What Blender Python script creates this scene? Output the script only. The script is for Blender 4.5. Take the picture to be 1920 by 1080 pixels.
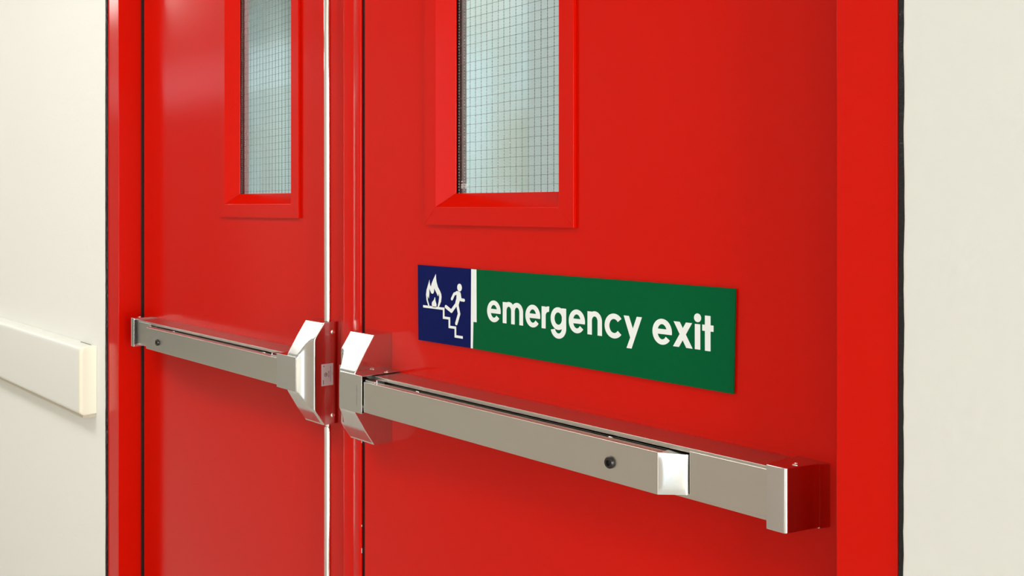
import bpy, bmesh, math, random
from mathutils import Vector
random.seed(7)
S = bpy.context.scene
COL = S.collection
for o in list(bpy.data.objects): bpy.data.objects.remove(o, do_unlink=True)

# ------------------------------------------------------------------ camera, world, lights, exposure
cam = bpy.data.objects.new('camera', bpy.data.cameras.new('camera')); COL.objects.link(cam)
cam.location = (0, -0.90, 1.32)
VIEW = math.atan2(1650, 1800)                      # angle between the view and the wall line (-X)
cam.rotation_euler = (math.pi/2, 0, math.pi/2 - VIEW)
cam.data.sensor_fit = 'HORIZONTAL'; cam.data.sensor_width = 36
cam.data.lens = 36*1800/1920
cam.data.shift_x = 0
cam.data.shift_y = -(540-388)/1920                 # level camera, rising-front crop
cam.data.clip_start = 0.02; cam.data.clip_end = 60
S.camera = cam

S.view_settings.view_transform = 'Standard'; S.view_settings.look = 'None'
S.view_settings.gamma = 1; S.view_settings.use_curve_mapping = False
S.view_settings.exposure = 0.0

w = bpy.data.worlds.new('daylight'); S.world = w; w.use_nodes = True
w.node_tree.nodes['Background'].inputs[0].default_value = (0.80, 0.92, 1.0, 1)
w.node_tree.nodes['Background'].inputs[1].default_value = 1.3

def area(name, loc, rot, sx, sy, power, col):
    l = bpy.data.lights.new(name, 'AREA'); l.shape = 'RECTANGLE'; l.size = sx; l.size_y = sy
    l.energy = power; l.color = col
    o = bpy.data.objects.new(name, l); COL.objects.link(o); o.location = loc; o.rotation_euler = rot
    return o
H = 2.70; YF = -2.60; XL = -10.5; XR = 3.6; YR = 2.0
WARM = (1.0, 0.990, 0.925)
LAMPX = (-8.7, -6.5, -4.3, -2.1)
for lx in LAMPX:
    area('panel_lamp', (lx, -1.30, H-0.035), (0, 0, 0), 1.16, 0.56, 20.3, WARM)
area('added_exit_light', (0.95, YF-0.02, 1.22), (math.radians(90), 0, 0), 1.2, 2.1, 7.5, (0.86, 0.95, 1.0))  # unseen daylight added behind the camera for bright reflections in the steel
area('added_end_light', (XR+0.02, -1.30, 1.30), (math.radians(90), 0, math.radians(90)), 0.9, 1.9, 118, (1.0, 0.99, 0.93))  # unseen light added at the corridor end, brightens faces turned right
area('added_high_light', (-7.9, YF-0.02, 2.40), (math.radians(90), 0, 0), 3.4, 0.36, 1.6, (1.0, 0.98, 0.95))  # unseen high light added for the bright patch reflected in the left leaf
for lx in (-1.2, -4.4):
    area('rear_panel_lamp', (lx, 0.95, H-0.035), (0, 0, 0), 1.16, 0.5, 36, (0.88, 0.98, 1.0))

# ------------------------------------------------------------------ materials
def mat(name, col=(0.8, 0.8, 0.8), rough=0.5, metal=0.0, **k):
    m = bpy.data.materials.new(name); m.use_nodes = True
    b = m.node_tree.nodes['Principled BSDF']
    b.inputs['Base Color'].default_value = (*col, 1); b.inputs['Roughness'].default_value = rough
    b.inputs['Metallic'].default_value = metal
    for a, v in k.items(): b.inputs[a.replace('_', ' ')].default_value = v
    return m
def bump(m, scale, dist, strength=1.0, detail=3, stretch=(1, 1, 1), colvar=0.0, roughvar=0.0, rough=0.3):
    n, l = m.node_tree.nodes, m.node_tree.links
    b = n['Principled BSDF']
    tc = n.new('ShaderNodeTexCoord'); mp = n.new('ShaderNodeMapping'); mp.inputs['Scale'].default_value = stretch
    no = n.new('ShaderNodeTexNoise'); no.inputs['Scale'].default_value = scale; no.inputs['Detail'].default_value = detail
    l.new(tc.outputs['Object'], mp.inputs[0]); l.new(mp.outputs[0], no.inputs['Vector'])
    bu = n.new('ShaderNodeBump'); bu.inputs['Strength'].default_value = strength; bu.inputs['Distance'].default_value = dist
    l.new(no.outputs['Fac'], bu.inputs['Height']); l.new(bu.outputs[0], b.inputs['Normal'])
    if colvar:
        base = b.inputs['Base Color'].default_value[:3]
        mx = n.new('ShaderNodeMix'); mx.data_type = 'RGBA'
        mx.inputs['A'].default_value = (*[c*(1-colvar) for c in base], 1)
        mx.inputs['B'].default_value = (*[min(1, c*(1+colvar)) for c in base], 1)
        l.new(no.outputs['Fac'], mx.inputs['Factor']); l.new(mx.outputs['Result'], b.inputs['Base Color'])
    if roughvar:
        mr = n.new('ShaderNodeMapRange'); mr.inputs['To Min'].default_value = rough-roughvar; mr.inputs['To Max'].default_value = rough+roughvar
        l.new(no.outputs['Fac'], mr.inputs['Value']); l.new(mr.outputs[0], b.inputs['Roughness'])
    return m
M = {}
M['red'] = bump(mat('red_gloss_paint', (0.62, 0.0045, 0.0002), 0.15, Specular_IOR_Level=0.17), 260, 0.00006, 0.35)
M['wall'] = bump(mat('cream_wall_paint', (0.85, 0.85, 0.812), 0.55), 95, 0.0006, 0.6, 5)
M['beige'] = bump(mat('beige_wall_paint', (0.66, 0.63, 0.575), 0.6), 80, 0.0004, 0.5)
M['ceiling'] = bump(mat('ceiling_white', (0.85, 0.85, 0.83), 0.8), 60, 0.001, 0.5)
M['floor'] = bump(mat('vinyl_floor', (0.52, 0.50, 0.46), 0.28), 30, 0.0003, 0.3, colvar=0.08)
M['bead_pink'] = mat('greyish_pink_bead', (0.42, 0.30, 0.30), 0.5)
M['pilaster'] = mat('mid_grey_wall', (0.50, 0.57, 0.56), 0.4)
M['upper'] = mat('pale_blue_white_wall', (0.66, 0.78, 0.82), 0.45)
M['greygreen'] = mat('grey_green_door_paint', (0.14, 0.17, 0.16), 0.4)
M['rear'] = mat('pale_grey_green_wall', (0.62, 0.68, 0.64), 0.35)
_n, _l = M['rear'].node_tree.nodes, M['rear'].node_tree.links
_tc = _n.new('ShaderNodeTexCoord'); _no = _n.new('ShaderNodeTexNoise'); _no.inputs['Scale'].default_value = 1.9; _no.inputs['Detail'].default_value = 1
_cr = _n.new('ShaderNodeValToRGB'); _cr.color_ramp.elements[0].position = 0.38; _cr.color_ramp.elements[0].color = (0.55, 0.60, 0.54, 1)
_cr.color_ramp.elements[1].position = 0.60; _cr.color_ramp.elements[1].color = (0.66, 0.79, 0.82, 1)
_l.new(_tc.outputs['Object'], _no.inputs['Vector']); _l.new(_no.outputs['Fac'], _cr.inputs['Fac']); _l.new(_cr.outputs['Color'], _n['Principled BSDF'].inputs['Base Color'])
M['steel'] = bump(mat('brushed_stainless_steel', (0.60, 0.575, 0.535), 0.30, 1.0), 700, 0.00003, 0.35, 2, (0.04, 1, 1))
M['steel_h'] = bump(mat('satin_cast_steel', (0.64, 0.64, 0.63), 0.14, 1.0), 900, 0.00002, 0.10, 2, (1, 1, 0.05))
M['steel_d'] = mat('dark_inner_steel', (0.22, 0.22, 0.22), 0.35, 1.0)
M['chrome'] = mat('polished_chrome', (0.80, 0.79, 0.76), 0.06, 1.0)
M['black'] = mat('black_rubber_and_shade', (0.008, 0.008, 0.009), 0.45)
M['blackp'] = mat('black_plastic', (0.012, 0.011, 0.011), 0.25)
M['sealant'] = bump(mat('black_gap_sealant', (0.004, 0.004, 0.006), 0.35), 120, 0.002, 1.0)
M['seal'] = mat('dark_brown_door_seal', (0.035, 0.012, 0.011), 0.5)
M['green'] = mat('green_sign_vinyl', (0.0001, 0.104, 0.032), 0.5, Specular_IOR_Level=0.06)
M['blue'] = mat('navy_sign_vinyl', (0.003, 0.008, 0.090), 0.5, Specular_IOR_Level=0.06)
M['white'] = mat('white_sign_vinyl', (0.86, 0.90, 0.90), 0.45)
M['label'] = mat('pink_white_paper_label', (0.62, 0.55, 0.56), 0.4)
M['ink'] = mat('dark_print_ink', (0.03, 0.012, 0.03), 0.5)
M['vinyl'] = bump(mat('off_white_rail_vinyl', (0.88, 0.88, 0.84), 0.38), 500, 0.00008, 0.5)
M['cream'] = mat('cream_rail_end_cap', (0.90, 0.885, 0.74), 0.35)
M['beigep'] = mat('beige_rail_retainer', (0.62, 0.56, 0.45), 0.5)
M['wire'] = mat('galvanised_wire', (0.22, 0.235, 0.23), 0.22, 1.0)
M['alu'] = mat('white_lamp_frame', (0.8, 0.8, 0.8), 0.4)
g = mat('clear_pane_glass', (0.93, 0.98, 0.96), 0.045, 0.0, IOR=1.45); g.node_tree.nodes['Principled BSDF'].inputs['Transmission Weight'].default_value = 1.0
M['glass'] = g
g2 = mat('obscured_daylight_glass', (0.86, 0.95, 1.0), 0.5, 0.0, IOR=1.45); g2.node_tree.nodes['Principled BSDF'].inputs['Transmission Weight'].default_value = 1.0
M['glass_rough'] = g2

# ------------------------------------------------------------------ mesh helpers
class MB:
    def __init__(s): s.v = []; s.f = []
    def add(s, vs, fs):
        n = len(s.v); s.v += [tuple(v) for v in vs]; s.f += [tuple(i+n for i in f) for f in fs]; return s
    def box(s, x0, x1, y0, y1, z0, z1):
        x0, x1 = sorted((x0, x1)); y0, y1 = sorted((y0, y1)); z0, z1 = sorted((z0, z1))
        v = [(x, y, z) for x in (x0, x1) for y in (y0, y1) for z in (z0, z1)]
        return s.add(v, [(0, 1, 3, 2), (4, 6, 7, 5), (0, 4, 5, 1), (2, 3, 7, 6), (0, 2, 6, 4), (1, 5, 7, 3)])
    def prism(s, pts, axis, a, b):
        """closed polygon pts extruded along axis; pts are the two other coordinates in xyz order"""
        def P(p, t):
            return {'x': (t, p[0], p[1]), 'y': (p[0], t, p[1]), 'z': (p[0], p[1], t)}[axis]
        n = len(pts); v = [P(p, a) for p in pts] + [P(p, b) for p in pts]
        f = [tuple(range(n)), tuple(range(2*n-1, n-1, -1))] + [(i, (i+1) % n, n+(i+1) % n, n+i) for i in range(n)]
        return s.add(v, f)
    def tube(s, pts, r, n=16, caps=True):
        rings = []
        for i, p in enumerate(pts):
            p = Vector(p); a = Vector(pts[max(0, i-1)]); b = Vector(pts[min(len(pts)-1, i+1)])
            d = (b-a).normalized(); u = d.orthogonal().normalized() if abs(d.z) < .9 else Vector((1, 0, 0)); u = (u-d*u.dot(d)).normalized(); w_ = d.cross(u)
            rr = r[i] if isinstance(r, (list, tuple)) else r
            rings.append([p+u*rr*math.cos(2*math.pi*k/n)+w_*rr*math.sin(2*math.pi*k/n) for k in range(n)])
        v = [q for R in rings for q in R]; f = []
        for i in range(len(rings)-1):
            for k in range(n): f.append((i*n+k, i*n+(k+1) % n, (i+1)*n+(k+1) % n, (i+1)*n+k))
        if caps: f += [tuple(range(n-1, -1, -1)), tuple(range((len(rings)-1)*n, len(rings)*n))]
        return s.add(v, f)
    def build(s, name, m, parent=None, bevel=0, seg=2, smooth=None, fix=True, kind=None):
        me = bpy.data.meshes.new(name); me.from_pydata(s.v, [], s.f); me.update()
        if fix:
            bm = bmesh.new(); bm.from_mesh(me); bmesh.ops.recalc_face_normals(bm, faces=bm.faces); bm.to_mesh(me); bm.free()
        o = bpy.data.objects.new(name, me); COL.objects.link(o); me.materials.append(M[m])
        if parent: o.parent = parent
        if bevel:
            b = o.modifiers.new('bevel', 'BEVEL'); b.width = bevel; b.segments = seg; b.limit_method = 'ANGLE'; b.angle_limit = math.radians(35)
            b.harden_normals = smooth is not None
        if smooth is not None:
            me.shade_smooth(); me.set_sharp_from_angle(angle=math.radians(smooth))
        if kind: o['kind'] = kind
        return o
def tag(o, label, cat, group=None):
    o['label'] = label; o['category'] = cat
    if group: o['group'] = group
    return o
def struct(o): o['kind'] = 'structure'; return o
def empty(name, loc=(0, 0, 0)):
    o = bpy.data.objects.new(name, None); COL.objects.link(o); o.location = loc; o.empty_display_size = 0.05
    return o
def reparent(parts, root):
    """root sits at its own base point: keep the parts where they are"""
    for p in parts:
        p.parent = root; p.matrix_parent_inverse = root.matrix_basis.inverted()

# ------------------------------------------------------------------ room shell
WY = -0.058                       # face of the wall round the doors
JY = -0.054                       # face of the door jambs
LX0, LX1 = -2.366, -2.2967        # left jamb outer, inner
RX0, RX1 = -0.4658, -0.4056       # right jamb inner, outer
HEAD = 2.12
def slab(name, *b, m='wall'): return struct(MB().box(*b).build(name, m))
def wobbly_wall(name, x_far, x_edge, amp, seed):
    rnd = random.Random(seed); zs = [H*i/260 for i in range(261)]; mb = MB(); off = []; a = 0
    for z in zs:
        a = 0.86*a + rnd.uniform(-1, 1)*amp*0.5; off.append(a)
    v = []; s_ = 1 if x_edge > x_far else -1
    for z, d in zip(zs, off):
        xe = x_edge + d
        v += [(x_far, WY, z), (xe-s_*0.003, WY, z), (xe-s_*0.0008, WY+0.0009, z), (xe, WY+0.0035, z), (xe, 0.06, z), (x_far, 0.06, z)]
    f = []; n = 6
    for i in range(260):
        for k in range(n): f.append((i*n+k, i*n+(k+1) % n, (i+1)*n+(k+1) % n, (i+1)*n+k))
    f += [tuple(range(n)), tuple(range(260*n+n-1, 260*n-1, -1))]
    return struct(mb.add(v, f).build(name, 'wall', smooth=40))
wobbly_wall('wall_left', XL, -2.3705, 0.0011, 3)
wobbly_wall('wall_right', XR, -0.3990, 0.0008, 5)
slab('wall_top', LX0-0.012, RX1+0.012, WY, 0.06, HEAD+0.075, H)
slab('floor', XL-0.1, XR+0.1, YF-0.1, YR+0.1, -0.1, 0, m='floor')
slab('ceiling', XL-0.1, XR+0.1, YF-0.1, YR+0.1, H, H+0.1, m='ceiling')
# wall opposite the doors, with added, unseen openings: a glazed exit and high windows
fw = MB()
fw.box(XL, -9.6, YF-0.1, YF, 0, H).box(-9.6, -6.2, YF-0.1, YF, 0, 2.20).box(-9.6, -6.2, YF-0.1, YF, 2.58, H)
fw.box(-6.2, 0.35, YF-0.1, YF, 0, H).box(0.35, 1.55, YF-0.1, YF, 2.28, H).box(0.35, 1.55, YF-0.1, YF, 0, 0.16).box(1.55, XR, YF-0.1, YF, 0, H)
struct(fw.build('wall_front', 'beige'))
slab('wall_far_left', XL-0.1, XL, YF, 0.06, 0, H)
fr = MB().box(XR, XR+0.1, YF, -1.75, 0, H).box(XR, XR+0.1, -0.85, 0.06, 0, H).box(XR, XR+0.1, -1.75, -0.85, 0, 0.35).box(XR, XR+0.1, -1.75, -0.85, 2.25, H)
struct(fr.build('wall_far_right', 'wall'))
# room behind the doors
rw = MB().box(XL, XR, YR, YR+0.1, 0, H)
struct(rw.build('wall_rear', 'rear', bevel=0.01))
for k, (x0, x1) in enumerate(((-2.97, -2.55), (-5.34, -5.10))):
    struct(MB().box(x0, x1, YR-0.08, YR-0.0125, 0, H).build('trim_%d' % (5+k), 'pilaster', bevel=0.006))
slab('wall_rear_left', XL-0.1, XL, 0.06, YR, 0, H, m='rear')
slab('wall_rear_right', XR, XR+0.1, 0.06, YR, 0, H, m='rear')

# unseen grey-green door pair, added opposite for dark reflections in paint and steel
def added_door(name, x0, x1):
    d = struct(MB().box(x0, x1, YF+0.002, YF+0.04, 0.005, 2.12).build(name, 'greygreen', bevel=0.003))
    MB().box(x1-0.16, x1-0.10, YF+0.04, YF+0.052, 0.92, 1.14).build('push_plate', 'steel', d, bevel=0.002)
    return d
added_door('added_door_3', -9.50, -8.22); added_door('added_door_4', -8.21, -6.93)
struct(MB().box(-9.56, -9.505, YF+0.0005, YF+0.06, 0.001, 2.18).box(-6.925, -6.87, YF+0.0005, YF+0.06, 0.001, 2.18).box(-9.505, -6.925, YF+0.0005, YF+0.06, 2.125, 2.18).build('trim_4', 'greygreen', bevel=0.002))

# unseen glazed openings, added for side light and bright reflections
def glazed(name, axis, c, a0, a1, z0, z1, n):
    fr_ = MB(); t = 0.03
    def B(p0, p1, q0, q1, zz0, zz1, mb):
        if axis == 'y': mb.box(p0, p1, q0, q1, zz0, zz1)
        else: mb.box(q0, q1, p0, p1, zz0, zz1)
    y0, y1 = c, c+(-0.06 if axis == 'y' else 0.06)
    B(a0, a0+t, y0, y1, z0, z1, fr_); B(a1-t, a1, y0, y1, z0, z1, fr_); B(a0+t, a1-t, y0, y1, z0, z0+t, fr_); B(a0+t, a1-t, y0, y1, z1-t, z1, fr_)
    for k in range(1, n):
        x = a0+(a1-a0)*k/n; B(x-0.012, x+0.012, y0, y1, z0+t, z1-t, fr_)
    o = struct(fr_.build(name, 'alu'))
    gl = MB(); B(a0+t, a1-t, c+(y1-c)*0.8, c+(y1-c)*0.88, z0+t, z1-t, gl); gl.build('pane', 'glass_rough', o)
    return o
glazed('added_window_1', 'y', YF-0.03, 0.35, 1.55, 0.16, 2.28, 2)
glazed('added_window_2', 'x', XR+0.03, -1.75, -0.85, 0.35, 2.25, 1)
glazed('added_window_3', 'y', YF-0.03, -9.6, -6.2, 2.20, 2.58, 4)

# ------------------------------------------------------------------ door frame
def jamb(name, xo, xi, ys):
    """xo outer edge, xi reveal; pressed steel jamb whose face stands at JY"""
    s_ = 1 if xi > xo else -1
    o = struct(MB().box(xo, xi, JY, 0.06, 0, HEAD+0.07).build(name, 'red', bevel=0.0014, seg=3, smooth=30))
    MB().box(xo-s_*0.010, xo-s_*0.0002, ys, 0.05, 0, H-0.4).build('gap_sealant', 'sealant', o)
    return o
jl = jamb('trim_1', LX0, LX1, WY+0.0004)
jr = jamb('trim_2', RX1, RX0, JY+0.0016)
MB().box(LX1+0.0002, LX1+0.012, 0.004, 0.050, 0, HEAD).build('door_seal', 'seal', jl)
MB().box(LX1+0.002, LX1+0.0065, -0.0015, 0.0039, 0, HEAD).build('door_seal', 'black', jl)
struct(MB().box(LX1+0.0002, RX0-0.0002, JY, 0.06, HEAD, HEAD+0.07).build('trim_3', 'red', bevel=0.0014, seg=3))

# ------------------------------------------------------------------ door leaves
TD = 0.046
def leaf(name, x0, x1, wx0, wx1, zb, bev, zoff):
    """wx0..wx1, zb: clear opening of the vision panel at the glass; the leaf has that hole cut through it"""
    zt = 1.86
    e_ = bev['ch']+0.004
    hx0, hx1, hz0, hz1 = wx0-e_, wx1+e_, zb-e_, zt+e_
    mb = MB()
    X = [x0, hx0, hx1, x1]; Z = [0.008, hz0, hz1, HEAD-0.003]
    # front and back faces on a 3x3 grid with the middle cell missing, then outer edges and hole lining
    idx = {}
    for yi, y in enumerate((0, TD)):
        for i, x in enumerate(X):
            for j, z in enumerate(Z):
                idx[yi, i, j] = len(mb.v); mb.v.append((x, y, z))
    for yi in (0, 1):
        for i in range(3):
            for j in range(3):
                if i == 1 and j == 1: continue
                q = [idx[yi, i, j], idx[yi, i+1, j], idx[yi, i+1, j+1], idx[yi, i, j+1]]
                mb.f.append(tuple(q if yi == 0 else q[::-1]))
    for k in range(3):
        for (a, b, c_, d) in (((0, k), (0, k+1), 0, 0), ((3, k), (3, k+1), 0, 0), ((k, 0), (k+1, 0), 0, 0), ((k, 3), (k+1, 3), 0, 0)):
            mb.f.append((idx[0, a[0], a[1]], idx[0, b[0], b[1]], idx[1, b[0], b[1]], idx[1, a[0], a[1]]))
    for a, b in (((1, 1), (2, 1)), ((2, 1), (2, 2)), ((2, 2), (1, 2)), ((1, 2), (1, 1))):
        mb.f.append((idx[0, a[0], a[1]], idx[0, b[0], b[1]], idx[1, b[0], b[1]], idx[1, a[0], a[1]]))
    d = struct(mb.build(name, 'red', bevel=0.0022, seg=3, smooth=30))
    # mitred trim: flat flange proud of the leaf, then a chamfer falling back to the glass
    F, P, R_ = bev['flange'], -0.0055, 0.018
    cx = bev['ch']
    def ring(k):       # k: 0 outer at leaf, 1 outer proud, 2 flange inner, 3 glass line, 4 behind
        e = {0: (cx+F, 0.0), 1: (cx+F, P), 2: (cx, P), 3: (0.0, R_), 4: (-0.0, R_+0.0012), 5: (cx*0.25, R_+0.0012), 6: (cx, 0.0)}[k]
        return e
    def piece(side):
        v = []
        for k in range(7):
            e, y = ring(k)
            xa, xb, za, zc = wx0-e, wx1+e, zb-e, zt+e
            ends = {'left': ((xa, za), (xa, zc)), 'right': ((xb, za), (xb, zc)), 'bottom': ((xa, za), (xb, za)), 'top': ((xa, zc), (xb, zc))}[side]
            v += [(ends[0][0], y, ends[0][1]), (ends[1][0], y, ends[1][1])]
        n = 7; f = [(2*k, 2*k+1, 2*((k+1) % n)+1, 2*((k+1) % n)) for k in range(n)]
        f += [tuple(2*k for k in range(n)), tuple(2*k+1 for k in range(n-1, -1, -1))]
        MB().add(v, f).build('window_trim', 'red', d, bevel=0.0010, seg=3, smooth=30)
    for sd in ('left', 'right', 'bottom', 'top'): piece(sd)
    # pane and the lining behind it
    MB().box(wx0-0.008, wx1+0.008, R_+0.002, R_+0.008, zb-0.008, zt+0.008).build('glass_pane', 'glass', d)
    gk = MB()  # black strip standing in for the unlit reveal behind the glass
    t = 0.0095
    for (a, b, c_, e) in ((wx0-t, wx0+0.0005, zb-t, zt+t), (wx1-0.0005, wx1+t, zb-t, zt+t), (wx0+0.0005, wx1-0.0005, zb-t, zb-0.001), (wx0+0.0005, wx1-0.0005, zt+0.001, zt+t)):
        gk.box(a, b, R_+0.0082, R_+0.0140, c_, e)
    gk.build('reveal_shade', 'black', d)
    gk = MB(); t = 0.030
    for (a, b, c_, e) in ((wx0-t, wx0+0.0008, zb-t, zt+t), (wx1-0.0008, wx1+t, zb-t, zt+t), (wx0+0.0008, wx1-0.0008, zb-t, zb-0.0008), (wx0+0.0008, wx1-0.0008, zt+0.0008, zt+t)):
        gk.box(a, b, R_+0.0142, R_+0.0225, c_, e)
    gk.build('rear_bead', 'bead_pink', d)  # rear bead in one even greyish pink
    # wires cast into the pane, sitting at its front skin: plain weft rods, twisted warp pairs
    yw = R_+0.0016
    wm = MB(); rnd = random.Random(int(wx0*-1000))
    z = zb+zoff
    while z < zt:
        n = 10; pts = [(wx0-0.004+(wx1-wx0+0.008)*i/n, yw, z+0.0002*math.sin(i*0.9+z*400)+0.004*(i/n)*(0.4+(z-zb)*1.2)) for i in range(n+1)]
        pts = [p for p in pts if p[2] < zt+0.005]
        if len(pts) > 1: wm.tube(pts, 0.00031, 4, caps=False)
        z += 0.01325
    wm.build('weft_wires', 'wire', d, fix=False, kind='stuff')
    wm = MB(); x = wx0+0.0052
    zc = min(zt, 1.84)
    while x < wx1-0.001:
        L = zc-zb+0.004; step = 0.0008; n = int(L/step); ph = rnd.uniform(0, 6.28); base = len(wm.v)
        drift = rnd.uniform(-0.0006, 0.0006)
        for i in range(n+1):
            zz = zb-0.003+i*step; a = ph + 2*math.pi*(zz/0.0088); xx = x+drift*math.sin(zz*9+ph)
            ca, sa = math.cos(a), math.sin(a)
            for (p, q) in ((0.00056, 0), (0, 0.00024), (-0.00056, 0), (0, -0.00024)):
                wm.v.append((xx+p*ca-q*sa, yw+(p*sa+q*ca)*0.9, zz))
        for i in range(n):
            for k in range(4):
                a0 = base+i*4+k; a1 = base+i*4+(k+1) % 4
                wm.f.append((a0, a1, a1+4, a0+4))
        x += 0.01262
    wm.build('warp_wires', 'wire', d, fix=False, smooth=60, kind='stuff')
    return d
SEAM_L, SEAM_R = -1.3527, -1.3463
d1 = leaf('door_1', -2.2815, SEAM_L-0.0005, -1.8260, -1.6000, 1.3465, dict(flange=0.0262, ch=0.0212), 0.004)
d2 = leaf('door_2', SEAM_R, RX0+0.012, -1.1262, -0.9064, 1.3405, dict(flange=0.0268, ch=0.0210), 0.009)
# small maker's stamp etched low in the right pane, illegible
st = MB(); rnd = random.Random(2)
for r_, zz in enumerate((1.3480, 1.3505, 1.3530, 1.3575)):
    for k in range(9 if r_ < 3 else 3):
        x = -1.1165+k*0.0017; st.box(x, x+rnd.uniform(0.0007, 0.0014), 0.01985, 0.01995, zz, zz+0.0014)
st.build('etched_stamp', 'white', d2)
# meeting stile moulding fixed to the left leaf
ast = MB().prism([(-1.4045, 0.0), (-1.4045, -0.0030), (-1.4025, -0.0048), (-1.3735, -0.0048), (-1.3725, -0.0044), (-1.3715, -0.0048), (-1.3535, -0.0048), (-1.3515, -0.0030), (-1.3515, 0.0)], 'z', 0.01, HEAD-0.004)
ast.build('meeting_moulding', 'red', d1, bevel=0.0009, seg=2, smooth=25)
MB().box(SEAM_L-0.0003, SEAM_R-0.0003, 0.0008, TD, 0.01, HEAD-0.004).build('meeting_seal', 'black', d1)
# worn patches of bare metal on the moulding edge
for zz, hh in ((0.926, 0.010), (0.786, 0.003), (0.742, 0.008)):
    MB().box(-1.35155, -1.35135, -0.0022, -0.0010, zz, zz+hh).build('paint_chip', 'alu', d1)

# ------------------------------------------------------------------ exit devices
def screw(root, c, normal, r, m='chrome'):
    """low domed screw head with a cross recess"""
    c = Vector(c); n = Vector(normal).normalized(); u = n.orthogonal().normalized(); v = n.cross(u)
    seg = 18; prof = [(r, -0.0003), (r, 0.0004), (r*0.82, 0.0011), (r*0.45, 0.0014), (r*0.40, 0.0006), (0.0001, 0.0005)]
    vs = []; fs = []
    for rr, h in prof:
        for k in range(seg):
            a = 2*math.pi*k/seg; vs.append(c+n*h+u*rr*math.cos(a)+v*rr*math.sin(a))
    for i in range(len(prof)-1):
        for k in range(seg): fs.append((i*seg+k, i*seg+(k+1) % seg, (i+1)*seg+(k+1) % seg, (i+1)*seg+k))
    return MB().add(vs, fs).build('screw', m, root, smooth=35)

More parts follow.
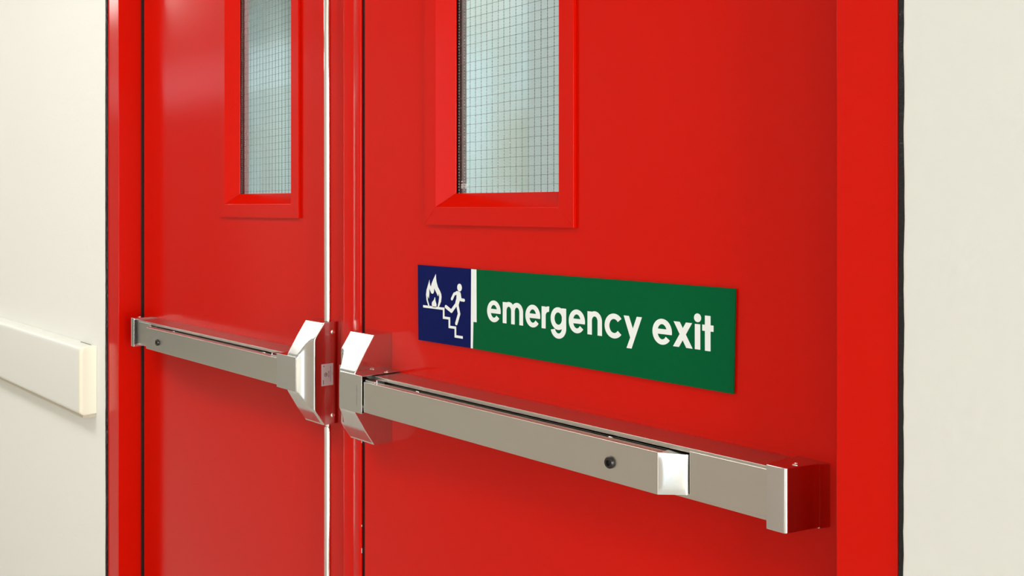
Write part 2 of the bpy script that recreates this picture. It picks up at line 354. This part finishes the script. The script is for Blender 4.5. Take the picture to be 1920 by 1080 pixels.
def device(name, X0, s, dz, P):
    """panic bar: u runs from the outer side of the head cover along the bar"""
    X = lambda u: X0+s*u
    root = empty(name, (X0, 0, 1.0305+dz))
    parts = []
    zc = 1.0305+dz; zlo, zhi = 1.0012+dz, 1.0600+dz
    def part(mb, n, m, **k):
        o = mb.build(n, m, **k); parts.append(o); return o
    # --- head cover: height field over (u, z)
    hw = P['wing']; D = 0.0715
    prof = [(zc-0.0871, 0.0350), (zc-0.0620, 0.0522), (zc-0.0295, D+0.0005), (zc, D+0.0012), (zc+0.0295, D+0.0005), (zc+0.0620, 0.0522), (zc+0.0871, 0.0350)]
    def p(z):
        for (z0, d0), (z1, d1_) in zip(prof, prof[1:]):
            if z <= z1+1e-9: return d0+(d1_-d0)*(z-z0)/(z1-z0)
        return prof[-1][1]
    def psm(z):      # rounded profile
        h = 0.0030; z = min(max(z, zc-0.0871), zc+0.0871)
        return sum(p(min(max(z+h*k/3, zc-0.0871), zc+0.0871)) for k in range(-3, 4))/7
    def gside(u):
        t = min(1, u/0.0255)
        return 0.0535+(D+0.001-0.0535)*t**2.5
    def smin(a, b, k=0.0016):
        h = max(k-abs(a-b), 0)/k; return min(a, b)-h*h*k/4
    def edge(t, r=0.0018):
        return r-math.sqrt(max(0, r*r-(r-t)**2)) if t < r else 0
    us = [0, 0.0002, 0.0005, 0.0008, 0.0012, 0.0016, 0.002]+[0.002+(0.030-0.002)*i/18 for i in range(1, 19)]
    us += [0.030+(hw-0.002-0.030)*i/6 for i in range(1, 7)]+[hw-0.0014, hw-0.0009, hw-0.0005, hw-0.0002, hw]
    zs = [zc-0.0871+e for e in (0, 0.0002, 0.0006, 0.0012, 0.0018)]+[zc-0.0853+0.1706*i/110 for i in range(1, 110)]+[zc+0.0871-e for e in (0.0018, 0.0012, 0.0006, 0.0002, 0)]
    mb = MB(); nu, nz = len(us), len(zs)
    for u in us:
        for z in zs:
            e = edge(u, 0.0030) if u < hw-u else edge(hw-u, 0.0012)
            ez = edge(min(z-(zc-0.0871), zc+0.0871-z), 0.0012)
            d = smin(psm(z), gside(u))-e-ez
            mb.v.append((X(u), -d, z))
    for i in range(nu-1):
        for j in range(nz-1): mb.f.append((i*nz+j, (i+1)*nz+j, (i+1)*nz+j+1, i*nz+j+1))
    border = [(i, 0) for i in range(nu)]+[(nu-1, j) for j in range(1, nz)]+[(i, nz-1) for i in range(nu-2, -1, -1)]+[(0, j) for j in range(nz-2, 0, -1)]
    nb = len(border); b1 = len(mb.v)
    for (i, j) in border: mb.v.append((X(us[i]), mb.v[i*nz+j][1]+0.0008, zs[j]))      # holding loop keeps the flanks flat
    b0 = len(mb.v)
    for (i, j) in border: mb.v.append((X(us[i]), -0.0002, zs[j]))
    for k in range(nb):
        a, b = border[k], border[(k+1) % nb]; k2 = (k+1) % nb
        mb.f.append((a[0]*nz+a[1], b1+k, b1+k2, b[0]*nz+b[1])); mb.f.append((b1+k, b0+k, b0+k2, b1+k2))
    mb.f.append(tuple(range(b0, b0+nb)))
    cover = part(mb, 'head_cover', 'steel_h', smooth=38)
    # --- sleeve that takes the bar into the head: U-shaped, open towards the bar
    u1 = P['sleeve']; t = 0.0018
    yf = -D-0.0017
    yz = [(-0.0004, zhi), (yf, zhi), (yf, zlo), (-0.0004, zlo), (-0.0004, zlo+t), (yf+t, zlo+t), (yf+t, zhi-t), (-0.0004, zhi-t)]
    part(MB().prism(yz, 'x', X(P['box0']), X(u1)), 'sleeve', 'steel_h', bevel=0.0007, seg=2, smooth=35)
    # --- channel (chassis), with turned lips
    zb, zt = 1.0012+dz+0.0002, 1.0570+dz; d = 0.0500; t = 0.0020; l = 0.0052
    uend = P['plate1']
    yz = [(-0.0002, zb), (-d, zb), (-d, zb+l), (-d+t, zb+l), (-d+t, zb+t), (-t, zb+t), (-t, zt-t), (-d+t, zt-t), (-d+t, zt-l), (-d, zt-l), (-d, zt), (-0.0002, zt)]
    part(MB().prism(yz, 'x', X(hw+0.001), X(uend+0.004)), 'channel', 'steel', bevel=0.0005, seg=2, smooth=35)
    # filler plate between the pad and the end cap
    part(MB().box(X(P['plate0']), X(uend), -d-0.0004, -d+0.0035, zb+l-0.0022, zt-l+0.0022), 'cover_plate', 'steel', bevel=0.0011, seg=3, smooth=35)
    part(MB().box(X(P['plate0']-0.0030), X(P['plate0']-0.0004), -d+0.004, -0.006, zb+l, zt-l), 'stop_block', 'blackp')
    # mechanism rails seen in the slot above the pad
    ra = MB().box(X(u1+0.03), X(P['plate0']-0.004), -0.0440, -0.0225, zb+0.0035, zt-0.0085)
    part(ra, 'mechanism_rail', 'steel_d', bevel=0.0012, seg=2)
    part(MB().box(X(u1+0.03), X(P['plate0']-0.004), -0.0205, -0.0030, zb+0.0035, zt-0.006), 'mechanism_rail', 'blackp', bevel=0.001)
    # --- push pad
    pf = -0.0705; pu0, pu1 = P['pad0'], P['pad1']; pz0, pz1 = 1.0040+dz, 1.0510+dz
    yz = [(pf, pz0), (pf, pz1), (pf+0.0125, pz1), (pf+0.0130, pz1-0.0022), (-0.0465, pz1-0.0022), (-0.0465, pz0+0.0022), (pf+0.0130, pz0+0.0022), (pf+0.0125, pz0)]
    pad = part(MB().prism(yz, 'x', X(pu0), X(pu1)), 'push_pad', 'steel', bevel=0.0009, seg=3, smooth=35)
    # sloping pad end, slightly pillowed
    e1 = P['padend']; n = 12; mb = MB(); ins = 0.0016
    A = [(pu1+0.0002, pf+0.0006, pz0+0.0004), (pu1+0.0002, pf+0.0006, pz1-0.0004)]; B = [(e1, -0.0505, pz0+ins), (e1, -0.0505, pz1-ins)]
    for i in range(n+1):
        for j in range(n+1):
            a, b = i/n, j/n
            uu = A[0][0]+(B[0][0]-A[0][0])*a; yy = A[0][1]+(B[0][1]-A[0][1])*a
            z0_ = A[0][2]+(B[0][2]-A[0][2])*a; z1_ = A[1][2]+(B[1][2]-A[1][2])*a
            k = min(1, 7*a)*min(1, 7*(1-a))*min(1, 9*b)*min(1, 9*(1-b))
            bul = 0.0009*k + 0.0008*math.sin(math.pi*a)*math.sin(math.pi*b)
            mb.v.append((X(uu+bul*0.65), yy-bul*0.76, z0_+(z1_-z0_)*b))
    for i in range(n):
        for j in range(n): mb.f.append((i*(n+1)+j, (i+1)*(n+1)+j, (i+1)*(n+1)+j+1, i*(n+1)+j+1))
    b0 = len(mb.v); bd = [(i, 0) for i in range(n+1)]+[(n, j) for j in range(1, n+1)]+[(i, n) for i in range(n-1, -1, -1)]+[(0, j) for j in range(n-1, 0, -1)]
    for (i, j) in bd:
        q = mb.v[i*(n+1)+j]; mb.v.append((q[0] if i < n else q[0], -0.0460, q[2]))
    for k in range(len(bd)):
        a, b = bd[k], bd[(k+1) % len(bd)]
        mb.f.append((a[0]*(n+1)+a[1], b0+k, b0+(k+1) % len(bd), b[0]*(n+1)+b[1]))
    part(mb, 'pad_end', 'lit_end', smooth=50)
    # guide bracket beside the head
    br = MB().box(X(u1-0.004), X(u1+0.0292), -0.0685, -0.0400, zt-0.0058, zt-0.0030)
    br.box(X(u1+0.0292), X(u1+0.0304), -0.0660, -0.0510, zt-0.0075, zt-0.0004)
    part(br, 'guide_bracket', 'steel_h', bevel=0.0006, seg=2)
    # dogging button: black collar with a hex socket
    ub = P['button']; cz = 1.0262+dz*0.7
    mb = MB(); seg = 24; ring = [(0.0069, 0.0), (0.0069, -0.0024), (0.0058, -0.0040), (0.0034, -0.0042), (0.0031, -0.0016), (0.0001, -0.0014)]
    for r, h in ring:
        for k in range(seg):
            a = 2*math.pi*k/seg; mb.v.append((X(ub)+r*math.cos(a), pf-0.0001+h, cz+r*math.sin(a)))
    for i in range(len(ring)-1):
        for k in range(seg): mb.f.append((i*seg+k, i*seg+(k+1) % seg, (i+1)*seg+(k+1) % seg, (i+1)*seg+k))
    o = mb.build('dogging_button', 'blackp', smooth=35); o['label'] = 'black round socket button'; o.parent = pad
    for us_ in P['padscrews']:
        screw(pad, (X(us_), pf+0.0165, pz1-0.0021), (0, 0, 1), 0.0048)
    # --- end cap
    c0, c1 = P['cap0'], P['cap1']; cy = -0.0565; zc0, zc1 = 0.9950+dz, 1.0605+dz
    plan = [(c0, -0.0130), (c0, cy)]
    fl = 0.0160; r = 0.0045
    for k in range(7):
        a = math.pi/2*k/6; plan.append((c1-r+r*math.sin(a), cy+r-r*math.cos(a)))
    plan += [(c1+fl*0.32, -0.034), (c1+fl*0.72, -0.0130)]
    part(MB().prism([(X(u), y) for u, y in plan], 'z', zc0, zc1), 'end_cap', 'steel_h', bevel=0.0011, seg=3, smooth=32)
    pl = [(c0+0.001, -0.0004), (c0+0.001, -0.0128), (c1+fl*0.72-0.0006, -0.0128), (c1+fl, -0.0004)]
    part(MB().prism([(X(u), y) for u, y in pl], 'z', zc0-0.0012, zc1-0.0012), 'cap_base', 'steel_h', bevel=0.0006)
    part(MB().box(X(c0-P['gk']), X(c0-0.0001), -d-0.0002 if P['gk'] < 0.001 else -0.0557, -0.004, zb+0.0004, zt-0.0004), 'cap_gasket', 'black')
    parts.append(screw(None, (X(c1-0.002), -0.0360, zc1-0.0001), (0, 0, 1), 0.0036))
    parts.append(screw(None, (X(P['sleeve']-0.0030), -0.0240, zhi-0.0001), (0, 0, 1), 0.0040))
    return root, parts, X, zc
M['lit_end'] = mat('lit_pad_end_steel', (0.80, 0.81, 0.81), 0.22, 1.0)  # same stainless as the pad; lighter colour stands in for reflected light

right, pr, XRt, zcr = device('panic_bar', -1.335, 1, 0.0, dict(box0=0.0292, wing=0.0680, sleeve=0.0905, pad0=0.0920, pad1=0.6670, padend=0.6925, plate0=0.6940, plate1=0.7930, gk=0.0007,
        cap0=0.7940, cap1=0.8175, button=0.5975, padscrews=(0.206, 0.582)))
left, pl_, XLt, zcl = device('panic_bar', -1.4176, -1, 0.0058, dict(box0=0.0258, wing=0.0575, sleeve=0.0910, pad0=0.0925, pad1=0.6735, padend=0.6960, plate0=0.6990, plate1=0.7770, gk=0.0022,
        cap0=0.7795, cap1=0.7985, button=0.6080, padscrews=(0.174, 0.569)))
# latch nubs on the outer side of the right head
for z in (1.0585, 1.0180):
    pr.append(MB().box(-1.3445, -1.3348, -0.0500, -0.0430, z-0.0045, z+0.0045).build('latch_pin', 'steel_h', bevel=0.0008))
# worn vertical maker's lettering etched on the sleeve: illegible strokes only
em = MB(); rnd = random.Random(4)
for k in range(24):
    z = 1.0110+k*0.0014; em.box(-1.2585, -1.2585+rnd.uniform(0.0012, 0.0024), -0.07335, -0.07315, z, z+rnd.uniform(0.0004, 0.0009))
sl = [o for o in pr if o.name.startswith('sleeve')][0]
e_ = em.build('etched_marking', 'steel_d', sl); e_['label'] = 'faint etched vertical lettering'
reparent(pr, right)
# left head: side screws, approval label, vertical rods
sx = -1.4176
for z in (1.1060, 0.9640): pl_.append(screw(None, (sx+0.0001, -0.0160, z), (1, 0, 0), 0.0040))
lab = MB().box(sx+0.0001, sx+0.0005, -0.0385, -0.0160, 1.0160, 1.0530).build('rating_label', 'label'); lab['label'] = 'small white label printed sideways'
pl_.append(lab)
pr_ = MB(); xl = sx+0.0006
def ringx(cy, cz, r0, r1, n=24):
    v = []; f = []
    for k in range(n):
        a = 2*math.pi*k/n
        v += [(xl, cy+r0*math.cos(a), cz+r0*math.sin(a)), (xl, cy+r1*math.cos(a), cz+r1*math.sin(a))]
    for k in range(n): f.append((2*k, 2*((k+1) % n), 2*((k+1) % n)+1, 2*k+1))
    pr_.add(v, f)
def inkx(y0, y1, z0, z1): pr_.add([(xl, y0, z0), (xl, y1, z0), (xl, y1, z1), (xl, y0, z1)], [(0, 1, 2, 3)])
ringx(-0.0303, 1.0348, 0.0026, 0.0034); ringx(-0.0303, 1.0348, 0.0002, 0.0012, 10); inkx(-0.0298, -0.0292, 1.0333, 1.0365)
for k in range(9):
    if k != 4: inkx(-0.0252, -0.0238, 1.0300+k*0.0012, 1.0308+k*0.0012)
for k in range(22): inkx(-0.0214, -0.0206, 1.0220+k*0.00122, 1.0229+k*0.00122)
for k in range(4): inkx(-0.0177, -0.0170, 1.0335+k*0.001, 1.0342+k*0.001)
for k in range(6): inkx(-0.0358, -0.0345, 1.0190+k*0.0012, 1.0199+k*0.0012)
inkx(-0.0352, -0.0336, 1.0483, 1.0503)
pr_.build('label_print', 'ink', lab, fix=False)
rod = MB().tube([(-1.4295, -0.0190, 1.1242), (-1.4320, -0.0190, 2.04)], 0.0060, 32)
r1 = rod.build('vertical_rod', 'chrome', smooth=40); pl_.append(r1)
MB().tube([(-1.4295, -0.0190, 1.1238), (-1.4295, -0.0190, 1.1262)], 0.0050, 24).build('rod_collar', 'steel_d', r1, smooth=40)
rod = MB().tube([(-1.4295, -0.0190, 0.9430), (-1.4295, -0.0190, 0.9405), (-1.4295, -0.0190, 0.03)], [0.0052, 0.0060, 0.0060], 32)
r2 = rod.build('vertical_rod', 'chrome', smooth=40); pl_.append(r2)
MB().tube([(-1.4295, -0.0190, 0.9492), (-1.4295, -0.0190, 0.9432)], 0.0042, 6).build('rod_nut', 'steel_h', r2)
screw(r2, (-1.4234, -0.0205, 0.9350), (1, -0.3, 0), 0.0018)
reparent(pl_, left)
tag(right, 'stainless steel panic bar on the right door, below the green sign, seen whole', 'panic bar', 'panic bars on the red double doors')
tag(left, 'stainless steel panic bar on the left door, its head joined to chrome vertical rods', 'panic bar', 'panic bars on the red double doors')

# ------------------------------------------------------------------ the sign
U0, V0 = -1.1940, 1.1137
sign = empty('exit_sign', (U0+0.29, 0, V0+0.058))
sp = []
mm = lambda u, v: (U0+u/1000, V0+v/1000)
def flat(polys, y0, y1, name, m, parent=None, bevel=0):
    mb = MB()
    for p in polys: mb.prism([mm(*q) for q in p], 'y', y0, y1)
    o = mb.build(name, m, parent, bevel=bevel)
    if parent is None: sp.append(o)
    return o
YB, YT = -0.0036, -0.0014
flat([[(30, 20), (550, 20), (550, 100), (30, 100)]], YT, -0.0001, 'adhesive_pad', 'black')
flat([[(0.0, 116.7), (129.0, 116.4), (129.0, 1.4), (1.5, 0.8)]], YB, YT, 'blue_panel', 'blue', bevel=0.0002)
flat([[(129.0, 116.4), (580.4, 116.2), (577.8, -0.4), (129.0, 1.4)]], YB, YT, 'green_panel', 'green', bevel=0.0002)
LT = YB-0.00025
flat([[(128.8, 116.3), (140.4, 116.3), (140.8, 40.2), (133.6, 40.2), (132.4, 1.6), (127.8, 1.6)]], LT, YB-0.00002, 'divider_strip', 'white')
def ell(cx, cy, rx, ry, n=28): return [[(cx+rx*math.cos(2*math.pi*k/n), cy+ry*math.sin(2*math.pi*k/n)) for k in range(n)]]
def arc(cx, cy, ro, ri, a0, a1, n=26):
    """annular sector as a run of quads joined in one outline"""
    A = [math.radians(a0+(a1-a0)*k/n) for k in range(n+1)]
    return [[(cx+ro[0]*math.cos(a), cy+ro[1]*math.sin(a)), (cx+ro[0]*math.cos(b), cy+ro[1]*math.sin(b)),
             (cx+ri[0]*math.cos(b), cy+ri[1]*math.sin(b)), (cx+ri[0]*math.cos(a), cy+ri[1]*math.sin(a))] for a, b in zip(A, A[1:])]
def rect(u0, u1, v0, v1): return [[(u0, v0), (u1, v0), (u1, v1), (u0, v1)]]
def ribbon(pts, w_, rnd_=True):
    out = []
    for (a, b) in zip(pts, pts[1:]):
        d = math.hypot(b[0]-a[0], b[1]-a[1]); ux, uy = (b[0]-a[0])/d*w_/2, (b[1]-a[1])/d*w_/2
        e = 0 if rnd_ else 1
        out.append([(a[0]-uy-e*ux, a[1]+ux-e*uy), (a[0]+uy-e*ux, a[1]-ux-e*uy), (b[0]+uy+e*ux, b[1]-ux+e*uy), (b[0]-uy+e*ux, b[1]+ux+e*uy)])
    if rnd_:
        for p in pts: out += ell(p[0], p[1], w_/2, w_/2, 14)
    return out
def sheet(polys, name, label=None):
    """letters cut from thin vinyl: one cap face per piece, plus their edges"""
    mb = MB()
    for k_, p in enumerate(polys):
        n = len(p); v = [(mm(*q)[0], LT-k_*0.000004, mm(*q)[1]) for q in p]+[(mm(*q)[0], YB-0.00002, mm(*q)[1]) for q in p]
        mb.add(v, [tuple(range(n))]+[(i, (i+1) % n, n+(i+1) % n, n+i) for i in range(n)])
    o = mb.build(name, 'white', fix=False); sp.append(o)
    if label: o['label'] = label
    return o
def e_glyph(l, r):
    cx = (l+r)/2; R_ = (r-l)/2
    return arc(cx, 59.0, (R_, 15.3), (R_-7.5, 9.0), -10, 322, 40)+[[(l+5.5, 56.2), (r-0.2, 56.3), (r-4.5, 62.3), (l+5.5, 62.3)]]
glyph = []
glyph.append(('e', e_glyph(164.1, 192.8)))
def arch(x0, x1, tl, tr):      # arch from stem outer x0 to leg outer x1 with stem widths
    cx = (x0+tl+x1-tr)/2; ri = (x1-tr-x0-tl)/2
    return arc(cx, 62.0, (ri+tr, 12.5), (ri, 6.0), 0, 168, 18)
glyph.append(('m', rect(197.2, 204.9, 44.3, 73.7)+rect(214.6, 221.7, 44.3, 62.2)+rect(231.2, 238.5, 44.3, 62.2)+arch(197.2, 221.7, 7.7, 7.1)+arch(214.6, 238.5, 7.1, 7.3)))
glyph.append(('e', e_glyph(243.4, 272.0)))
glyph.append(('r', rect(274.9, 282.4, 44.4, 73.7)+arc(288.2, 61.5, (13.0, 12.8), (5.8, 5.6), 85, 172, 12)))
glyph.append(('g', arc(306.1, 59.7, (14.0, 14.9), (7.0, 8.1), 0, 360, 40)+rect(312.9, 320.5, 47.0, 73.7)+arc(306.4, 47.2, (14.1, 13.8), (6.5, 7.0), 192, 360, 24)))
glyph.append(('e', e_glyph(325.4, 354.0)))
glyph.append(('n', rect(358.4, 365.9, 44.4, 73.7)+rect(375.8, 383.1, 44.4, 62.2)+arch(358.4, 383.1, 7.5, 7.3)))
glyph.append(('c', arc(403.2, 58.9, (15.5, 15.4), (7.8, 8.7), 39, 320, 34)))
glyph.append(('y', [[(418.9, 73.4), (427.2, 73.4), (433.5, 58.4), (429.4, 47.2)], [(439.7, 73.4), (447.7, 73.4), (431.4, 34.0), (423.5, 34.0), (429.4, 47.2), (433.5, 58.4)]]))
glyph.append(('e', e_glyph(464.0, 492.9)))
glyph.append(('x', [[(495.4, 73.0), (504.3, 73.0), (522.6, 43.7), (513.7, 43.7)], [(513.2, 73.0), (521.9, 73.0), (503.2, 43.7), (494.6, 43.7)]]))
glyph.append(('i', rect(525.8, 533.3, 43.7, 72.6)+ell(529.6, 79.8, 4.95, 5.0)))
glyph.append(('t', rect(539.8, 547.4, 43.4, 83.3)+rect(536.1, 551.5, 65.8, 72.8)))
for ch, polys in glyph: sheet(polys, 'letter', 'white lowercase letter %s' % ch)
# pictogram
fl = [(27.0, 55.4), (22.9, 63.6), (21.6, 72.2), (23.0, 79.5), (26.2, 86.5), (30.1, 95.2), (30.6, 90.5), (32.0, 86.6), (33.8, 85.1), (35.6, 90.0), (39.5, 96.3), (43.4, 101.5), (45.8, 104.8),
      (46.2, 99.0), (47.6, 92.4), (50.6, 85.8), (55.5, 80.2), (58.8, 75.4), (59.5, 70.9), (58.3, 63.8), (52.9, 55.0), (49.9, 55.0), (52.9, 64.0), (54.0, 70.0), (53.4, 75.8), (50.9, 71.6), (48.6, 74.8), (45.0, 79.2),
      (41.2, 83.2), (41.4, 78.6), (40.1, 75.6), (37.3, 74.2), (34.0, 75.6), (31.4, 79.6), (29.6, 82.4), (29.6, 74.0), (28.6, 66.8), (25.3, 70.8), (25.9, 64.0), (30.3, 55.0)]
fl2 = [(37.2, 54.4), (35.8, 58.4), (36.4, 61.6), (38.9, 63.6), (41.2, 65.6), (42.8, 69.4), (43.9, 69.3), (44.6, 64.8), (46.2, 61.4), (47.4, 58.6), (46.7, 54.4)]
flat([fl, fl2], LT, YB-0.00002, 'flame_symbol', 'white')
man = ell(102.1, 87.8, 5.3, 5.7)+[[(94.0, 82.0), (98.6, 82.3), (102.6, 81.2), (105.4, 77.6), (103.0, 69.8), (99.6, 60.8), (91.6, 60.2), (92.8, 66.0), (95.0, 71.2), (95.2, 76.6)]]
man += ribbon([(97.4, 80.0), (89.6, 77.4), (84.3, 69.8)], 4.4)+ribbon([(102.4, 79.2), (104.6, 70.2), (112.2, 69.9)], 4.5)
man += ribbon([(94.6, 62.6), (83.2, 51.6), (70.2, 57.3)], 5.2)+ribbon([(97.0, 62.6), (101.2, 49.0), (94.8, 34.4)], 5.2)
sheet(man, 'running_figure')
sheet(ribbon([(16.0, 53.7), (64.8, 53.7)], 3.6, False)+ribbon([(64.8, 53.7), (64.8, 40.5), (78.4, 40.5), (78.4, 27.9), (92.6, 27.9), (92.6, 15.2), (107.6, 15.2)], 3.7, False), 'stair_symbol')
reparent(sp, sign)
tag(sign, 'green and navy sign reading emergency exit, stuck on the right red door', 'sign')

# ------------------------------------------------------------------ wall guard rail on the left wall
rail = empty('wall_guard_rail', (-2.43, WY, 0.895))
def rail_prof(z0, z1, y, r, n=7):
    pts = [(WY-0.0006, z0+0.001), ]
    for k in range(n):
        a = math.pi/2*k/(n-1); pts.append((y+r-r*math.sin(a), z0+r-r*math.cos(a)))
    for k in range(n):
        a = math.pi/2*k/(n-1); pts.append((y+r-r*math.cos(a), z1-r+r*math.sin(a)))
    pts.append((WY-0.0006, z1-0.001)); return pts
rp = []
rp.append(MB().prism(rail_prof(0.811, 0.980, -0.098, 0.013), 'x', -7.2, -2.4400).build('rail_cover', 'vinyl', smooth=40))
cap = MB(); us = [0, 0.004, 0.008, 0.012, 0.016, 0.019, 0.021, 0.0225, 0.0235, 0.024]
rings = []
for u in us:
    t = max(0, (u-0.014)/0.010); ins = 0.0085*(1-math.sqrt(max(0, 1-t*t)))
    rings.append([(-2.4398+u*0.5, y, z) for y, z in rail_prof(0.811+ins*0.5, 0.980-ins*0.5, -0.0983+ins, 0.013)])
n = len(rings[0]); vs = [q for R in rings for q in R]; fs = []
for i in range(len(rings)-1):
    for k in range(n): fs.append((i*n+k, i*n+(k+1) % n, (i+1)*n+(k+1) % n, (i+1)*n+k))
fs += [tuple(range(n)), tuple(range(len(rings)*n-1, (len(rings)-1)*n-1, -1))]
c_ = cap.add(vs, fs).build('end_cap', 'cream', smooth=50); c_['label'] = 'cream coloured rounded end cap'; rp.append(c_)
rp.append(MB().box(-7.2, -2.4370, WY-0.0300, WY-0.0003, 0.8035, 0.8105).build('retainer_strip', 'beigep'))
rp.append(MB().box(-2.5200, -2.4480, -0.0665, -0.0645, 0.9795, 0.9806).build('clip_slot', 'steel_d'))
reparent(rp, rail)
tag(rail, 'off-white plastic wall guard rail with cream end cap on the wall left of the doors', 'wall guard')

# ------------------------------------------------------------------ ceiling light fittings (outside the frame, they light the corridor)
def fitting(x, y, lab):
    t = empty('ceiling_light', (x, y, H)); ps = []
    mb = MB(); a, b = 0.62, 0.31
    for q in ((-a, a, -b, -b+0.03), (-a, a, b-0.03, b), (-a, -a+0.03, -b+0.03, b-0.03), (a-0.03, a, -b+0.03, b-0.03)): mb.box(x+q[0], x+q[1], y+q[2], y+q[3], H-0.030, H-0.0005)
    ps.append(mb.build('frame', 'alu')); ps.append(MB().box(x-a+0.03, x+a-0.03, y-b+0.03, y+b-0.03, H-0.012, H-0.0005).build('reflector', 'alu'))
    reparent(ps, t); tag(t, lab, 'ceiling light', 'corridor ceiling lights outside the picture')
for lx, w_ in zip(LAMPX, ('farthest left', 'second farthest left', 'beside the wall guard rail', 'above the red doors')):
    fitting(lx, -1.30, 'white rectangular ceiling light panel over the corridor, %s' % w_)
